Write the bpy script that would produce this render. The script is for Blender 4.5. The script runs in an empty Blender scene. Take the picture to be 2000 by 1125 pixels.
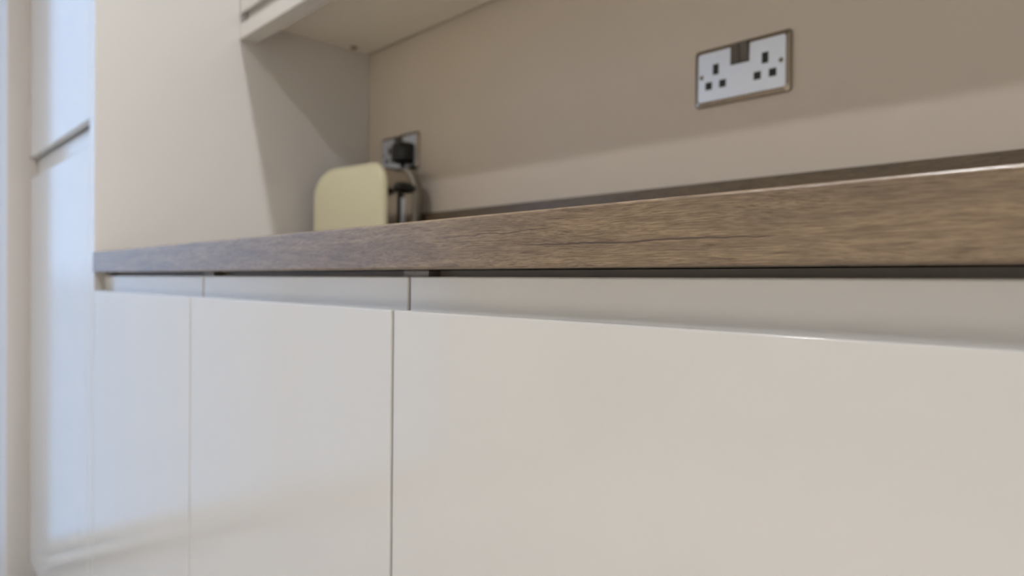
import bpy, bmesh, math
from mathutils import Matrix, Vector

# ------------------------------------------------------------------ scene, camera, light
SC = bpy.context.scene
COL = SC.collection
E = 0.860                      # eye height; "h" below is height above the eye, "n" depth towards the back wall,
                               # "s" distance along the run (Blender X = -s)
YAW, PITCH, ROLL, FPX = 0.7772, -0.0096, 0.0104, 1304.59
fw = Vector((-math.cos(YAW)*math.cos(PITCH), math.sin(YAW)*math.cos(PITCH), math.sin(PITCH)))
r0 = Vector((math.sin(YAW), math.cos(YAW), 0)); u0 = r0.cross(fw)
rt = r0*math.cos(ROLL) + u0*math.sin(ROLL); up = -r0*math.sin(ROLL) + u0*math.cos(ROLL)
cd = bpy.data.cameras.new('camera'); cam = bpy.data.objects.new('camera', cd); COL.objects.link(cam)
cam.matrix_world = Matrix(((rt.x, up.x, -fw.x, 0), (rt.y, up.y, -fw.y, 0), (rt.z, up.z, -fw.z, E), (0, 0, 0, 1)))
cd.sensor_fit = 'HORIZONTAL'; cd.sensor_width = 36.0; cd.lens = FPX*36/2000
cd.clip_start = 0.01
cd.dof.use_dof = True; cd.dof.focus_distance = 0.41; cd.dof.aperture_fstop = 5.6
SC.camera = cam

WORLD_STRENGTH = 1.75
LAMP_NEAR, LAMP_FAR, LAMP_FILL = 9.0, 6.2, 6.8
w = bpy.data.worlds.new('daylight'); SC.world = w; w.use_nodes = True
bg = w.node_tree.nodes['Background']; bg.inputs[0].default_value = (0.50, 0.68, 1.0, 1); bg.inputs[1].default_value = WORLD_STRENGTH
wn = w.node_tree; wtc = wn.nodes.new('ShaderNodeTexCoord'); wsp = wn.nodes.new('ShaderNodeSeparateXYZ'); wrp = wn.nodes.new('ShaderNodeValToRGB')
wrp.color_ramp.elements[0].position = .49; wrp.color_ramp.elements[0].color = (.31, .42, .60, 1)      # paving below the horizon
wrp.color_ramp.elements[1].position = .51; wrp.color_ramp.elements[1].color = (.44, .61, .90, 1)      # overcast blue sky
wma = wn.nodes.new('ShaderNodeMath'); wma.operation = 'MULTIPLY_ADD'; wma.inputs[1].default_value = .5; wma.inputs[2].default_value = .5
wn.links.new(wtc.outputs['Generated'], wsp.inputs[0]); wn.links.new(wsp.outputs['Z'], wma.inputs[0])
wn.links.new(wma.outputs[0], wrp.inputs[0]); wn.links.new(wrp.outputs[0], bg.inputs[0])

vs = SC.view_settings
vs.view_transform = 'Standard'; vs.look = 'None'; vs.gamma = 1; vs.use_curve_mapping = False; vs.exposure = 0.10

# ------------------------------------------------------------------ materials
def srgb(r, g, b):
    f = lambda c: (c/255/12.92 if c/255 <= .04045 else ((c/255+.055)/1.055)**2.4)
    return (f(r), f(g), f(b), 1)

def mat(name, col, rough=.5, metal=0., spec=.5, coat=0., bump=None, var=0.):
    m = bpy.data.materials.new(name); m.use_nodes = True
    nt = m.node_tree; b = nt.nodes['Principled BSDF']
    b.inputs['Base Color'].default_value = col
    b.inputs['Roughness'].default_value = rough
    b.inputs['Metallic'].default_value = metal
    b.inputs['Specular IOR Level'].default_value = spec
    if coat: b.inputs['Coat Weight'].default_value = coat; b.inputs['Coat Roughness'].default_value = .03
    tc = nt.nodes.new('ShaderNodeTexCoord')
    if var:
        n = nt.nodes.new('ShaderNodeTexNoise'); n.inputs['Scale'].default_value = 3.0; n.inputs['Detail'].default_value = 4
        nt.links.new(tc.outputs['Object'], n.inputs['Vector'])
        mx = nt.nodes.new('ShaderNodeMix'); mx.data_type = 'RGBA'
        mx.inputs['A'].default_value = tuple(c*(1-var) for c in col[:3])+(1,)
        mx.inputs['B'].default_value = tuple(min(1, c*(1+var)) for c in col[:3])+(1,)
        nt.links.new(n.outputs['Fac'], mx.inputs['Factor']); nt.links.new(mx.outputs['Result'], b.inputs['Base Color'])
    if bump:
        n = nt.nodes.new('ShaderNodeTexNoise'); n.inputs['Scale'].default_value = bump[0]; n.inputs['Detail'].default_value = 3
        nt.links.new(tc.outputs['Object'], n.inputs['Vector'])
        bp = nt.nodes.new('ShaderNodeBump'); bp.inputs['Strength'].default_value = bump[1]; bp.inputs['Distance'].default_value = .001
        nt.links.new(n.outputs['Fac'], bp.inputs['Height']); nt.links.new(bp.outputs['Normal'], b.inputs['Normal'])
    return m

def emit(name, col, strength):
    m = bpy.data.materials.new(name); m.use_nodes = True; nt = m.node_tree
    b = nt.nodes['Principled BSDF']; b.inputs['Emission Color'].default_value = col; b.inputs['Emission Strength'].default_value = strength
    b.inputs['Base Color'].default_value = col
    return m

def wood_material(name, crack):
    m = bpy.data.materials.new(name); m.use_nodes = True; nt = m.node_tree; N = nt.nodes; L = nt.links
    b = N['Principled BSDF']; b.inputs['Roughness'].default_value = .25; b.inputs['Specular IOR Level'].default_value = .5
    tc = N.new('ShaderNodeTexCoord')
    def noise(scale, detail, dist=0., rough=.55, off=0.):
        mp = N.new('ShaderNodeMapping'); mp.inputs['Scale'].default_value = scale; mp.inputs['Location'].default_value = (off, off*.37, off*.71)
        L.new(vec, mp.inputs['Vector'])
        n = N.new('ShaderNodeTexNoise'); n.inputs['Scale'].default_value = 1; n.inputs['Detail'].default_value = detail
        n.inputs['Roughness'].default_value = rough; n.inputs['Distortion'].default_value = dist
        L.new(mp.outputs[0], n.inputs['Vector']); return n.outputs['Fac']
    def math_(op, a, c=None, d=None, clamp=False):
        n = N.new('ShaderNodeMath'); n.operation = op; n.use_clamp = clamp
        for i, v in enumerate((a, c, d)):
            if v is None: continue
            if isinstance(v, (int, float)): n.inputs[i].default_value = v
            else: L.new(v, n.inputs[i])
        return n.outputs[0]
    def ramp(fac, stops):
        r = N.new('ShaderNodeValToRGB'); e = r.color_ramp.elements
        e[0].position, e[0].color = stops[0]; e[1].position, e[1].color = stops[-1]
        for p, c in stops[1:-1]: k = e.new(p); k.color = c
        L.new(fac, r.inputs[0]); return r.outputs[0]
    def mixc(kind, fac, a, c):
        n = N.new('ShaderNodeMix'); n.data_type = 'RGBA'; n.blend_type = kind
        for key, v in (('Factor', fac), ('A', a), ('B', c)):
            if isinstance(v, (int, float)): n.inputs[key].default_value = v
            elif isinstance(v, tuple): n.inputs[key].default_value = v
            else: L.new(v, n.inputs[key])
        return n.outputs['Result']
    # wavy coordinates: the grain wanders along the board
    vec = tc.outputs['Object']
    warp = noise((5, 5, 22), 2)
    wv = math_('MULTIPLY', math_('SUBTRACT', warp, .5), .016)
    sep = N.new('ShaderNodeSeparateXYZ'); L.new(vec, sep.inputs[0])
    zw = math_('ADD', sep.outputs['Z'], wv)
    yw = math_('ADD', sep.outputs['Y'], wv)
    cmb = N.new('ShaderNodeCombineXYZ'); L.new(sep.outputs['X'], cmb.inputs[0]); L.new(yw, cmb.inputs[1]); L.new(zw, cmb.inputs[2])
    vec = cmb.outputs[0]
    broad = noise((6, 60, 60), 4, .4)
    mid = noise((26, 330, 330), 4, .3, off=3.1)
    fine = noise((110, 1500, 1500), 3, .2, .6, off=7.7)
    pores = noise((60, 1300, 1300), 2, .1, .5, off=11.3)
    hair = noise((34, 2300, 2300), 3, .15, .6, off=17.9)
    base = ramp(broad, [(.25, srgb(118, 99, 82)), (.45, srgb(134, 114, 92)), (.6, srgb(144, 123, 98)), (.8, srgb(128, 109, 91))])
    c = mixc('MULTIPLY', 1., base, ramp(mid, [(.28, (.70, .68, .67, 1)), (.48, (.95, .95, .95, 1)), (.75, (1.12, 1.12, 1.1, 1))]))
    c = mixc('MULTIPLY', 1., c, ramp(fine, [(.3, (.66, .64, .63, 1)), (.52, (1.0, 1.0, 1.0, 1)), (.75, (1.2, 1.19, 1.17, 1))]))
    c = mixc('MULTIPLY', 1., c, ramp(hair, [(.34, (.55, .52, .51, 1)), (.47, (1.0, 1.0, 1.0, 1)), (.75, (1.14, 1.14, 1.12, 1))]))
    c = mixc('MULTIPLY', 1., c, ramp(pores, [(.30, (.66, .62, .61, 1)), (.38, (1, 1, 1, 1)), (1., (1, 1, 1, 1))]))
    if crack:
        # two hairline splits printed in the laminate (x is along the board, z up)
        for (x0, x1, za, zb, wd, k) in crack:
            vec = tc.outputs['Object']
            wob = math_('MULTIPLY', math_('SUBTRACT', noise((22, 1, 1), 3, off=k), .5), .006)
            t = math_('DIVIDE', math_('SUBTRACT', sep.outputs['X'], x0), x1-x0)
            zc = math_('ADD', math_('MULTIPLY_ADD', t, zb-za, za), wob)
            d = math_('ABSOLUTE', math_('SUBTRACT', sep.outputs['Z'], zc))
            taper = math_('MULTIPLY', math_('MULTIPLY', t, math_('SUBTRACT', 1., t)), 4., clamp=True)
            wid = math_('MULTIPLY', math_('MULTIPLY', math_('POWER', math_('MAXIMUM', taper, 0.), .5), wd), math_('ADD', .45, noise((60, 1, 1), 2, off=k+2)))
            near = math_('SUBTRACT', 1., math_('DIVIDE', d, math_('ADD', wid, 1e-6)), clamp=True)
            fac = math_('MULTIPLY', math_('MULTIPLY', near, 2.2, clamp=True), math_('MULTIPLY', math_('GREATER_THAN', t, 0.), math_('LESS_THAN', t, 1.)))
            c = mixc('MIX', math_('MULTIPLY', fac, .8), c, srgb(62, 46, 44))
    if not crack: c = mixc('MULTIPLY', 1., c, (.60, .60, .60, 1))   # the upstand is a darker board
    L.new(c, b.inputs['Base Color'])
    bp = N.new('ShaderNodeBump'); bp.inputs['Strength'].default_value = .25; bp.inputs['Distance'].default_value = .0006
    L.new(fine, bp.inputs['Height']); L.new(bp.outputs['Normal'], b.inputs['Normal'])
    return m

CREAM = (.682, .660, .632, 1)
M_door = mat('cream_gloss_door', CREAM, rough=.14, spec=.5, bump=(40, .012))
M_board = mat('grey_brown_carcass_board', (.30, .265, .24, 1), rough=.45, var=.03)
M_carcass = mat('cream_carcass', (.82, .775, .69, 1), rough=.35, var=.02)
M_wall_taupe = mat('taupe_paint', (.645, .57, .485, 1), rough=.45, bump=(180, .05), var=.02)
M_white = mat('white_wall_paint', (.78, .77, .75, 1), rough=.6, bump=(220, .05), var=.01)
M_magnolia = mat('magnolia_wall_paint', (.72, .67, .60, 1), rough=.6, bump=(220, .05), var=.01)
M_grey_wall = mat('grey_wall_paint', (.70, .66, .63, 1), rough=.5, bump=(220, .05), var=.02)
M_ceiling = mat('ceiling_paint', (.85, .82, .77, 1), rough=.8, bump=(200, .05))
M_floor = mat('pale_floor', (.56, .52, .47, 1), rough=.35, var=.06)
M_skirt = mat('white_gloss_paint', (.82, .82, .80, 1), rough=.25, var=.01)
M_wood = wood_material('oak_laminate', [(-.318, -.140, .0255, .0232, .00075, 5.), (-.40, -.285, .0325, .0350, .00045, 9.)])
M_wood2 = wood_material('oak_laminate_upstand', None)
M_dark = mat('dark_plastic', srgb(26, 26, 24), rough=.4, var=.03)
M_black = mat('black_rubber', srgb(18, 18, 19), rough=.32, var=.03)
M_steel = mat('brushed_steel', (.78, .84, .96, 1), rough=.34, metal=1., bump=(300, .03))
M_steel_edge = mat('polished_steel_rim', (.31, .275, .235, 1), rough=.22, metal=1., var=.02)
M_rocker = mat('bronze_rocker', srgb(92, 85, 79), rough=.4, metal=.4, var=.03)
M_chrome = mat('chrome', (.52, .49, .44, 1), rough=.22, metal=1., var=.02)
M_satin = mat('satin_grey_metal', (.30, .28, .24, 1), rough=.5, metal=1., var=.02)
M_toaster = mat('cream_enamel', srgb(228, 223, 190), rough=.22, coat=.3, var=.01)
M_glass = mat('window_glass', (1, 1, 1, 1), rough=0.)
M_glass.node_tree.nodes['Principled BSDF'].inputs['Transmission Weight'].default_value = 1.
M_glass.node_tree.nodes['Principled BSDF'].inputs['IOR'].default_value = 1.02
M_lens = emit('lamp_lens', (1, .93, .82, 1), 12.)

# ------------------------------------------------------------------ helpers
def put(name, bm, m, parent=None, smooth=False, bevel=0., seg=2, local=False):
    """bm in world coordinates (or the parent's, when local) -> one mesh object under parent"""
    me = bpy.data.meshes.new(name)
    bmesh.ops.recalc_face_normals(bm, faces=bm.faces[:])
    o = bpy.data.objects.new(name, me); COL.objects.link(o)
    if parent is not None:
        o.parent = parent
        if not local:
            bpy.context.view_layer.update()
            bm.transform(parent.matrix_world.inverted())
    else:
        # origin at the middle of the base
        xs = [v.co for v in bm.verts]
        c = Vector(((min(v.x for v in xs)+max(v.x for v in xs))/2, (min(v.y for v in xs)+max(v.y for v in xs))/2, min(v.z for v in xs)))
        if not local: bm.transform(Matrix.Translation(-c)); o.location = c
    bm.to_mesh(me); bm.free()
    me.materials.append(m)
    if smooth or bevel:
        for p in me.polygons: p.use_smooth = True
    if bevel:
        md = o.modifiers.new('edge', 'BEVEL'); md.width = bevel; md.segments = seg; md.limit_method = 'ANGLE'; md.angle_limit = math.radians(35); md.harden_normals = True
    return o

def empty(name, loc, rz=0.):
    o = bpy.data.objects.new(name, None); COL.objects.link(o); o.location = loc; o.rotation_euler = (0, 0, rz); o.empty_display_size = .05
    return o

def tag(o, label, cat, group=None):
    o['label'] = label; o['category'] = cat
    if group: o['group'] = group
    return o

def struct(o):
    o['kind'] = 'structure'; return o

def box(x0, x1, y0, y1, z0, z1, bm=None):
    bm = bm or bmesh.new()
    v = [bm.verts.new((x, y, z)) for x in (x0, x1) for y in (y0, y1) for z in (z0, z1)]
    for f in ((0, 1, 3, 2), (4, 6, 7, 5), (0, 4, 5, 1), (2, 3, 7, 6), (0, 2, 6, 4), (1, 5, 7, 3)):
        bm.faces.new([v[i] for i in f])
    return bm

def sbox(s0, s1, n0, n1, h0, h1, bm=None):
    """box by run distance s, depth n and height above the eye"""
    return box(-max(s0, s1), -min(s0, s1), n0, n1, E+h0, E+h1, bm)

def prism(profile, s0, s1):
    """profile [(n, h)] extruded along the run"""
    bm = bmesh.new()
    a = [bm.verts.new((-s0, n, E+h)) for n, h in profile]; b = [bm.verts.new((-s1, n, E+h)) for n, h in profile]
    k = len(profile)
    for i in range(k): bm.faces.new((a[i], a[(i+1) % k], b[(i+1) % k], b[i]))
    bm.faces.new(a); bm.faces.new(b[::-1]); return bm

def loft(rings, close=True):
    bm = bmesh.new(); R = [[bm.verts.new(p) for p in r] for r in rings]
    k = len(R[0])
    for a, b in zip(R, R[1:]):
        for i in range(k): bm.faces.new((a[i], a[(i+1) % k], b[(i+1) % k], b[i]))
    if close: bm.faces.new(R[0][::-1]); bm.faces.new(R[-1])
    return bm

def tube(pts, rad, k=10):
    bm = bmesh.new(); rings = []
    for i, p in enumerate(pts):
        p = Vector(p); d = (Vector(pts[min(i+1, len(pts)-1)]) - Vector(pts[max(i-1, 0)])).normalized()
        a = d.cross(Vector((0, 0, 1)) if abs(d.z) < .9 else Vector((1, 0, 0))).normalized(); b = d.cross(a)
        rings.append([p + a*rad*math.cos(t*2*math.pi/k) + b*rad*math.sin(t*2*math.pi/k) for t in range(k)])
    bm.free(); return loft(rings)

def lathe_z(profile, cx, cy, k=32):
    rings = [[(cx+r*math.cos(t*2*math.pi/k), cy+r*math.sin(t*2*math.pi/k), z) for t in range(k)] for r, z in profile]
    return loft(rings)

# ------------------------------------------------------------------ measured planes
NF = .320        # door fronts
NR = .3367       # rear face of the finger groove
NC = .3436       # carcass front edges
NB = .9134       # back wall
SP = 1.4453      # cheek of the tall unit, facing along the run
ST = 2.0988      # far side of the tall unit
SE = 2.33        # end wall
SR = -2.30       # wall behind the camera
NO = -2.10       # opposite wall
HC = 2.40 - E    # ceiling
HF = -E          # floor
HT, HB = .0474, .0091   # worktop top, underside

# ------------------------------------------------------------------ room
struct(put('floor', sbox(SR-.1, SE+.1, NO-.1, NB+.1, HF-.1, HF), M_floor))
struct(put('ceiling', sbox(SR-.1, SE+.1, NO-.1, NB+.1, HC, HC+.1), M_ceiling))
struct(put('wall_back', sbox(SR-.1, SE+.1, NB, NB+.1, HF, HC), M_wall_taupe))
struct(put('wall_front', sbox(SR-.1, SE+.1, NO-.1, NO, HF, HC), M_magnolia))
# end wall (past the tall cabinet) and the wall behind the camera, each with a window opening (the latter added for fill)
def wall_with_window(name, s0, s1, n_end, w0, w1, h0, h1):
    bm = sbox(s0, s1, w0, n_end, HF, HC)
    sbox(s0, s1, NO, w1, HF, HC, bm); sbox(s0, s1, w1, w0, HF, h0, bm); sbox(s0, s1, w1, w0, h1, HC, bm)
    struct(put(name, bm, M_white if name == 'wall_left' else M_magnolia))
def window(name, s_in, d, w0, w1, h0, h1):
    """d = +1 when the outside lies towards larger s"""
    win = struct(empty(name, (-s_in-d*.05, (w0+w1)/2, E+h0)))
    f = .032; S = lambda a: s_in+d*a
    def fr(n0, n1, z0, z1): return sbox(S(.02), S(.08), n0, n1, z0, z1)
    for a in ((w1, w1+f, h0, h1), (w0-f, w0, h0, h1), (w1+f, w0-f, h0, h0+f), (w1+f, w0-f, h1-f, h1)):
        put('window_frame', fr(*a), M_skirt, win, bevel=.004)
    mid = (w0+w1)/2
    put('window_mullion', fr(mid-f/2, mid+f/2, h0+f, h1-f), M_skirt, win, bevel=.004)
    for a in ((w1+f, mid-f/2), (mid+f/2, w0-f)):
        put('pane', sbox(S(.045), S(.053), a[0], a[1], h0+f, h1-f), M_glass, win)
    put('window_sill', sbox(S(-.04), S(.02), w1-.04, w0+.04, h0-.02, h0), M_skirt, win, bevel=.004)
    pl = bpy.data.lights.new('window_portal', 'AREA'); pl.shape = 'RECTANGLE'; pl.size = w0-w1; pl.size_y = h1-h0
    pl.cycles.is_portal = True
    po = bpy.data.objects.new('window_portal', pl); COL.objects.link(po)
    po.matrix_world = Matrix.Translation((-S(.09), (w0+w1)/2, E+(h0+h1)/2)) @ Matrix(((0, 0, -d, 0), (d, 0, 0, 0), (0, -1, 0, 0), (0, 0, 0, 1)))
WA = (.268, -1.30, .045-E, 2.12-E); WB = (-1.00, -1.80, 1.05-E, 2.00-E)
wall_with_window('wall_left', SE, SE+.1, NB, *WA); window('window_1', SE, 1, *WA)
wall_with_window('wall_right', SR-.1, SR, NB, *WB); window('fill_window', SR, -1, *WB)  # unseen window behind the camera, added to lift the soft ambient light
struct(put('wall_return', sbox(ST+.0004, SE, .2724, NB, HF, HC), M_grey_wall, bevel=.003))
struct(put('baseboard_left', sbox(SE-.015, SE, NO, WA[1]-.045, HF, HF+.115), M_skirt, bevel=.004))
struct(put('baseboard_front', sbox(SR, SE-.015, NO, NO+.015, HF, HF+.12), M_skirt, bevel=.004))
struct(put('baseboard_right', sbox(SR, SR+.015, NO+.015, NB, HF, HF+.12), M_skirt, bevel=.004))

# ------------------------------------------------------------------ recessed downlights and an added fill row
def downlight(s, n, power, label, grp, spread=150, colour=(.93, .955, 1)):
    t = tag(empty('downlight', (-s, n, E+HC-.012)), label, 'ceiling light', grp)
    z = E+HC
    bm = bmesh.new(); k = 32
    prof = [(.034, z-.001), (.034, z-.006), (.043, z-.008), (.046, z-.004), (.046, z)]
    rings = [[(-s+r*math.cos(a*2*math.pi/k), n+r*math.sin(a*2*math.pi/k), zz) for a in range(k)] for r, zz in prof]
    bm.free(); put('trim_ring', loft(rings, close=False), M_steel_edge, t, smooth=True)
    put('lens', lathe_z([(.033, z-.001), (.033, z-.003)], -s, n), M_lens, t)
    ld = bpy.data.lights.new('lamp', 'AREA'); ld.shape = 'DISK'; ld.size = .066; ld.energy = power; ld.color = colour; ld.spread = math.radians(spread)
    lo = bpy.data.objects.new('lamp', ld); COL.objects.link(lo); lo.parent = t; lo.location = (0, 0, .004)
for s in (.35, -.75, -1.85):
    downlight(s, .397, LAMP_NEAR, 'round recessed downlight in the ceiling just in front of the wall cabinets', 'downlights over the worktop')
for s in (.85, -.85, -1.95):
    downlight(s, -.53, LAMP_FAR, 'round recessed downlight in the middle of the ceiling', 'downlights along the middle of the ceiling')

for s in (1.7, .9, .1):  # unseen lamps added for warm bounce light under the wall cabinets
    downlight(s, -1.75, LAMP_FILL, 'added fill lamp shaped as a round recessed downlight, close to the wall opposite the worktop', 'added fill lamps bouncing off the opposite wall', 60, (1, .95, .80))

# ------------------------------------------------------------------ base cabinets with finger-groove doors
def groove_door(s_hi, s_lo, h_bot, h_lip, h_top, parent, name='door'):
    """slab door whose top edge is scooped: front lip h_lip, rear web to h_top"""
    g = [(NF, h_bot), (NF, h_lip), (NF+.0045, h_lip), (NF+.0065, h_lip-.008), (NF+.0095, h_lip-.013), (NF+.0130, h_lip-.0125),
         (NR-.0008, h_lip-.007), (NR, h_lip), (NR, h_top), (NC-.0009, h_top), (NC-.0009, h_bot)]
    return put(name, prism(g, s_hi, s_lo), M_door, parent, bevel=.0019, seg=4)

CAB_TOP = HB - .0005
def base_cabinet(s_hi, s_lo, label, d_hi=None):
    t = tag(empty('base_cabinet', (-(s_hi+s_lo)/2, (NC+NB)/2, .15)), label, 'kitchen cabinet', 'base cabinets under the worktop')
    b = .15-E; k = .018; nb = .895
    put('side_panel', sbox(s_hi, s_hi-k, NC, nb, b, CAB_TOP), M_board, t, bevel=.0006)
    put('side_panel', sbox(s_lo+k, s_lo, NC, nb, b, CAB_TOP), M_board, t, bevel=.0006)
    put('bottom_panel', sbox(s_hi-k, s_lo+k, NC, nb, b, b+k), M_board, t)
    put('back_panel', sbox(s_hi-k, s_lo+k, nb-.008, nb, b+k, CAB_TOP), M_board, t)
    put('top_rail', sbox(s_hi-k, s_lo+k, NC+.012, NC+.11, CAB_TOP-.018, CAB_TOP), M_board, t)
    g = .0015
    groove_door((d_hi or s_hi)-g, s_lo+g, b+.004, -.0244, .0035, t)
    return t
G0, G1, G2, G3 = SP-.0006, .939, .4674, -.3326
base_cabinet(G0, G1, 'cream gloss base cabinet with a plain door, against the tall cabinet')
base_cabinet(G1, G2, 'cream gloss base cabinet in the middle of the run, between the other two')
base_cabinet(G2, G3, 'widest cream gloss base cabinet, farthest from the tall cabinet')
tag(put('plinth', sbox(SP-.001, G3, NC+.045, NC+.061, HF, .1495-E), M_door, bevel=.001), 'long cream plinth on the floor under the base cabinets', 'plinth')

# worktop: object origin chosen so that the wood shader reads x along the run and z above the eye
def at_eye(name, bm, m, bevel, seg):
    bm.transform(Matrix.Translation((0, 0, -E)))
    o = put(name, bm, m, bevel=bevel, seg=seg, local=True); o.location = (0, 0, E); return o
tag(at_eye('worktop', sbox(SP-.0006, G3-.02, NF-.0025, NB-.0005, HB, HT), M_wood, .0023, 2),
    'thick wood-effect laminate worktop with a grainy brown front edge', 'worktop')
tag(at_eye('upstand', sbox(SP-.0006, G3-.02, NB-.0185, NB-.0005, HT, .1487), M_wood2, .001, 2),
    'dark wood-effect upstand strip along the foot of the taupe wall', 'upstand')

# ------------------------------------------------------------------ tall cabinet
t = tag(empty('tall_cabinet', (-(SP+ST)/2, .6, 0)), 'tall cream gloss larder cabinet at the end of the worktop', 'kitchen cabinet')
PT = .038; HTOP = 2.25-E; b0 = .122-E
put('end_panel', sbox(SP, SP+PT, NF, NB-.0005, HF, HTOP), M_door, t, bevel=.0012, seg=3)
put('side_panel', sbox(ST-.018, ST, NC, NB-.0005, b0, HTOP), M_carcass, t)
put('back_panel', sbox(SP+PT, ST-.018, NB-.02, NB-.0005, b0, HTOP), M_carcass, t)
put('bottom_panel', sbox(SP+PT, ST-.018, NC, NB-.02, b0, b0+.018), M_carcass, t)
put('top_panel', sbox(SP+PT, ST-.018, NC, NB-.02, HTOP-.018, HTOP), M_carcass, t)
put('shelf', sbox(SP+PT, ST-.018, NC, NB-.02, .28, .298), M_carcass, t)
put('plinth', sbox(SP+PT, ST, NC+.045, NC+.061, HF, b0), M_door, t)
groove_door(ST-.0015, SP+PT+.001, b0, .2515, .300, t, 'lower_door')
put('upper_door', sbox(ST-.0015, SP+PT+.001, NF, NC-.0009, .3045, HTOP), M_door, t, bevel=.0013, seg=3)

# ------------------------------------------------------------------ wall cabinets and pelmet
NU, HU, HUB = .590, .5148, .5587
def wall_cabinet(s_hi, s_lo, label):
    t = tag(empty('wall_cabinet', (-(s_hi+s_lo)/2, .75, E+HUB)), label, 'kitchen cabinet', 'wall cabinets above the worktop')
    k = .018; ht = 1.39; n0 = NU+.0235; nb = NB-.0006
    put('underside_panel', sbox(s_hi, s_lo, n0, nb-.010, HUB, HUB+k), M_carcass, t)
    put('side_panel', sbox(s_hi, s_hi-k, n0, nb, HUB+k, ht), M_carcass, t)
    put('side_panel', sbox(s_lo+k, s_lo, n0, nb, HUB+k, ht), M_carcass, t)
    put('back_panel', sbox(s_hi-k, s_lo+k, nb-.012, nb, HUB+k, ht), M_carcass, t)
    put('top_panel', sbox(s_hi-k, s_lo+k, n0, nb-.012, ht-k, ht), M_carcass, t)
    # door with the finger groove in its bottom edge
    a, hl, hb = NU, .5695, .5535
    g = [(a, ht), (a, hl), (a+.0045, hl), (a+.0065, hl+.008), (a+.0095, hl+.013), (a+.0130, hl+.0125), (a+.0159, hl+.007), (a+.0167, hl), (a+.0167, hb), (a+.0226, hb), (a+.0226, ht)]
    put('door', prism(g, s_hi-.0015, s_lo+.0015), M_door, t, bevel=.0013, seg=3)
    put('fixing_cap', lathe_z([(.008, E+HUB), (.0075, E+HUB-.004), (.005, E+HUB-.0055)], -(s_hi-.0285), .853, 20), mat('cap_plastic', srgb(150, 140, 120), .5, var=.02), t, smooth=True)
    return t
wall_cabinet(SP-.0006, .645, 'cream wall cabinet mounted against the tall cabinet, above the toaster')
wall_cabinet(.645, -.155, 'cream wall cabinet mounted above the double socket')
wall_cabinet(-.155, -.755, 'narrow cream wall cabinet farthest from the tall cabinet')
tag(put('pelmet', prism([(NU, HU), (NU+.039, HU), (NU+.039, HUB-.0003), (NU+.0255, HUB-.0003), (NU+.0245, .5475), (NU, .5475)], SP-.0006, -.755), M_door, bevel=.0015, seg=3),
    'square cream pelmet strip along the bottom of the wall cabinets', 'pelmet')

# ------------------------------------------------------------------ double sockets
def rrect(wd, ht, r, k=5):
    pts = []
    for cx, cz, a0 in ((wd/2-r, ht/2-r, 0), (-wd/2+r, ht/2-r, 90), (-wd/2+r, -ht/2+r, 180), (wd/2-r, -ht/2+r, 270)):
        for i in range(k+1):
            a = math.radians(a0+90*i/k); pts.append((cx+r*math.cos(a), cz+r*math.sin(a)))
    return pts

def socket(s, h, label):
    t = tag(empty('double_socket', (-s, NB, E+h-.043)), label, 'wall socket', 'double sockets on the taupe wall')
    X, Z = -s, E+h
    def rings(spec): return [[(X+x, NB-d, Z+z) for x, z in rrect(wd, ht, r)] for wd, ht, r, d in spec]
    rim = loft(rings([(.146, .086, .006, .0004), (.146, .086, .006, .0028), (.1445, .0845, .0055, .0045), (.1325, .0725, .004, .0066), (.1315, .0715, .004, .0066)]))
    put('rim', rim, M_steel_edge, t, smooth=False)
    put('face_plate', loft(rings([(.1325, .0725, .004, .0060), (.1325, .0725, .004, .0069), (.1315, .0715, .0035, .0073)])), M_steel, t)
    def pad(x, z, wd, ht, name, m, d0=.0070, d1=.0076, bev=.0004, parent=t):
        return put(name, box(X+x-wd/2, X+x+wd/2, NB-d1, NB-d0, Z+z-ht/2, Z+z+ht/2), m, parent, bevel=bev)
    for cx in (-.0375, .0375):
        pad(cx, .0095, .0095, .0155, 'earth_slot', M_dark)
        for q in (-.0111, .0111): pad(cx+q, -.0133, .0108, .0112, 'pin_slot', M_dark)
    pad(0, .0245, .029, .029, 'switch_surround', M_dark, d1=.0078)
    for cx in (-.0068, .0068):
        bm = bmesh.new()
        zs = ((.0375, .0125), (.0245, .0090), (.0120, .0082))
        x0, x1 = X+cx-.0062, X+cx+.0062
        pr = [(NB-.0074, Z+.0375)] + [(NB-d, Z+z) for z, d in zs] + [(NB-.0074, Z+.0120)]
        a = [bm.verts.new((x0, y, z)) for y, z in pr]; b = [bm.verts.new((x1, y, z)) for y, z in pr]
        for i in range(len(pr)): bm.faces.new((a[i], a[(i+1) % len(pr)], b[(i+1) % len(pr)], b[i]))
        bm.faces.new(a); bm.faces.new(b[::-1])
        put('switch_rocker', bm, M_rocker, t, bevel=.0005)
    for cx in (-.0603, .0603):
        ring = [[(X+cx+r*math.cos(a*math.pi/8), NB-d, Z+.001+r*math.sin(a*math.pi/8)) for a in range(16)] for r, d in ((.0034, .0071), (.0034, .0077), (.0026, .0081))]
        sc = put('screw', loft(ring), M_steel_edge, t)
        put('screw_slot', box(X+cx-.0024, X+cx+.0024, NB-.0084, NB-.0080, Z+.0005, Z+.0015), M_dark, sc)
    return t
socket(.4593, .3072, 'brushed steel double socket with both outlets empty, alone on the taupe wall')
socket(1.304, .2970, 'steel double socket with a black plug in it, behind the toaster')

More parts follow.
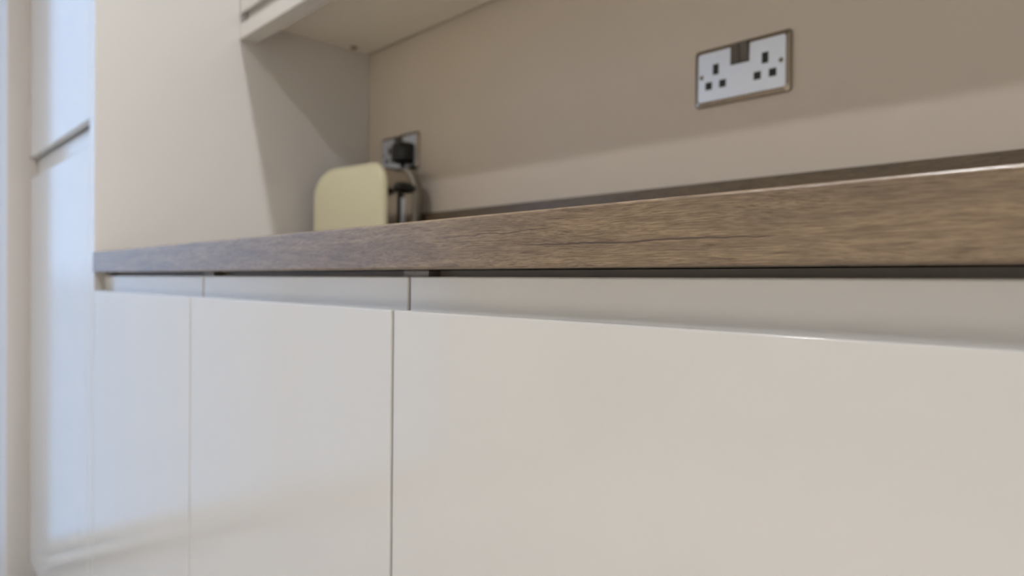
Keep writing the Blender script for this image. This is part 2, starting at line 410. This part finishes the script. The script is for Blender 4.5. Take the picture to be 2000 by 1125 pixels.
# black plug pushed into the socket outlet behind the toaster
PX, PZ = -1.2665, E+.2905
t = tag(empty('mains_plug', (PX, NB-.0085, PZ-.024)), 'black three-pin plug pushed into the socket behind the toaster', 'plug')
def plug_ring(wd, ht, r, d, dz=0.): return [(PX+x, NB-d, PZ+z+dz) for x, z in rrect(wd, ht, r, 6)]
put('plug_body', loft([plug_ring(.050, .047, .012, .0080), plug_ring(.051, .048, .013, .013), plug_ring(.050, .048, .014, .030), plug_ring(.046, .045, .015, .038), plug_ring(.036, .036, .014, .0415)]), M_black, t, smooth=True)
put('cable_grip', tube([(PX, NB-.022, PZ-.020), (PX, NB-.022, PZ-.034)], .0055), M_black, t, smooth=True)
put('cable', tube([(PX, NB-.022, PZ-.030), (PX+.001, NB-.022, PZ-.06), (PX-.002, NB-.0225, PZ-.10), (PX-.02, NB-.0225, PZ-.19), (PX-.05, NB-.0225, E+HT+.010-0), (PX-.07, NB-.023, E+HT+.006)], .0032), M_black, t, smooth=True)

# ------------------------------------------------------------------ toaster
TL = (-1.406, .7395); TR = (-1.162, .770)
ang = math.atan2(TR[1]-TL[1], TR[0]-TL[0]); LEN = math.hypot(TR[0]-TL[0], TR[1]-TL[1]); DEP = .118; HGT = .200
t = tag(empty('toaster', (TL[0], TL[1], E+HT), ang), 'slim cream toaster with chrome ends, on the worktop in the corner', 'toaster')
def outline(ins, y, z0=.010):
    w0, w1, h0, h1 = ins, LEN-ins, z0+ins*.6, HGT-ins
    pts = []
    def arc(cx, cz, rx, rz, a0, a1, k=8):
        for i in range(k+1):
            a = math.radians(a0+(a1-a0)*i/k); pts.append((cx+rx*math.cos(a), y, cz+rz*math.sin(a)))
    arc(w1-.012, h0+.012, .012, .012, -90, 0, 4)
    arc(w1-.042, h1-.052, .042, .052, 0, 90)
    arc(w0+.075, h1-.062, .075, .062, 90, 180)
    arc(w0+.012, h0+.012, .012, .012, 180, 270, 4)
    return pts
def shell(ys): return loft([outline(i, y) for i, y in ys])
put('front_shell', shell([(.016, 0), (.009, .0012), (.004, .004), (.001, .008), (0, .013), (.002, .015)]), M_toaster, t, smooth=True, local=True)
D = DEP
put('rear_shell', shell([(.002, D-.030), (0, D-.028), (0, D-.016), (.001, D-.009), (.004, D-.004), (.009, D-.0012), (.016, D)]), M_satin, t, smooth=True, local=True)
body = put('body', shell([(.005, .014), (.005, D-.029)]), M_chrome, t, local=True)
put('bread_slot', box(.075, .200, D/2-.012, D/2+.012, HGT-.012, HGT-.0042), M_dark, body, local=True)
trk = put('lever_track', box(LEN-.0055, LEN-.0035, D/2-.015, D/2+.001, .022, .150), M_dark, t, local=True)
put('guide_strip', box(LEN-.0045, LEN-.0015, D/2-.007, D/2+.005, .020, .128), M_steel, trk, bevel=.0008, local=True)
lev = put('lever', box(LEN-.004, LEN+.016, D/2-.011, D/2-.003, .140, .148), M_chrome, t, bevel=.001, local=True)
kn = []
for i in range(9):
    a = math.pi*i/8; r = max(math.sin(a), .02)**.6
    kn.append([(LEN+.026-.013*math.cos(a), D/2-.024+.029*r*math.cos(q*math.pi/10), .144+.0125*r*math.sin(q*math.pi/10)) for q in range(20)])
put('lever_knob', loft(kn), M_black, lev, smooth=True, local=True)
for fx in (.03, LEN-.03):
    for fy in (.02, D-.02):
        put('foot', lathe_z([(.009, 0.), (.010, .003), (.010, .0112)], fx, fy, 16), M_black, t, local=True)
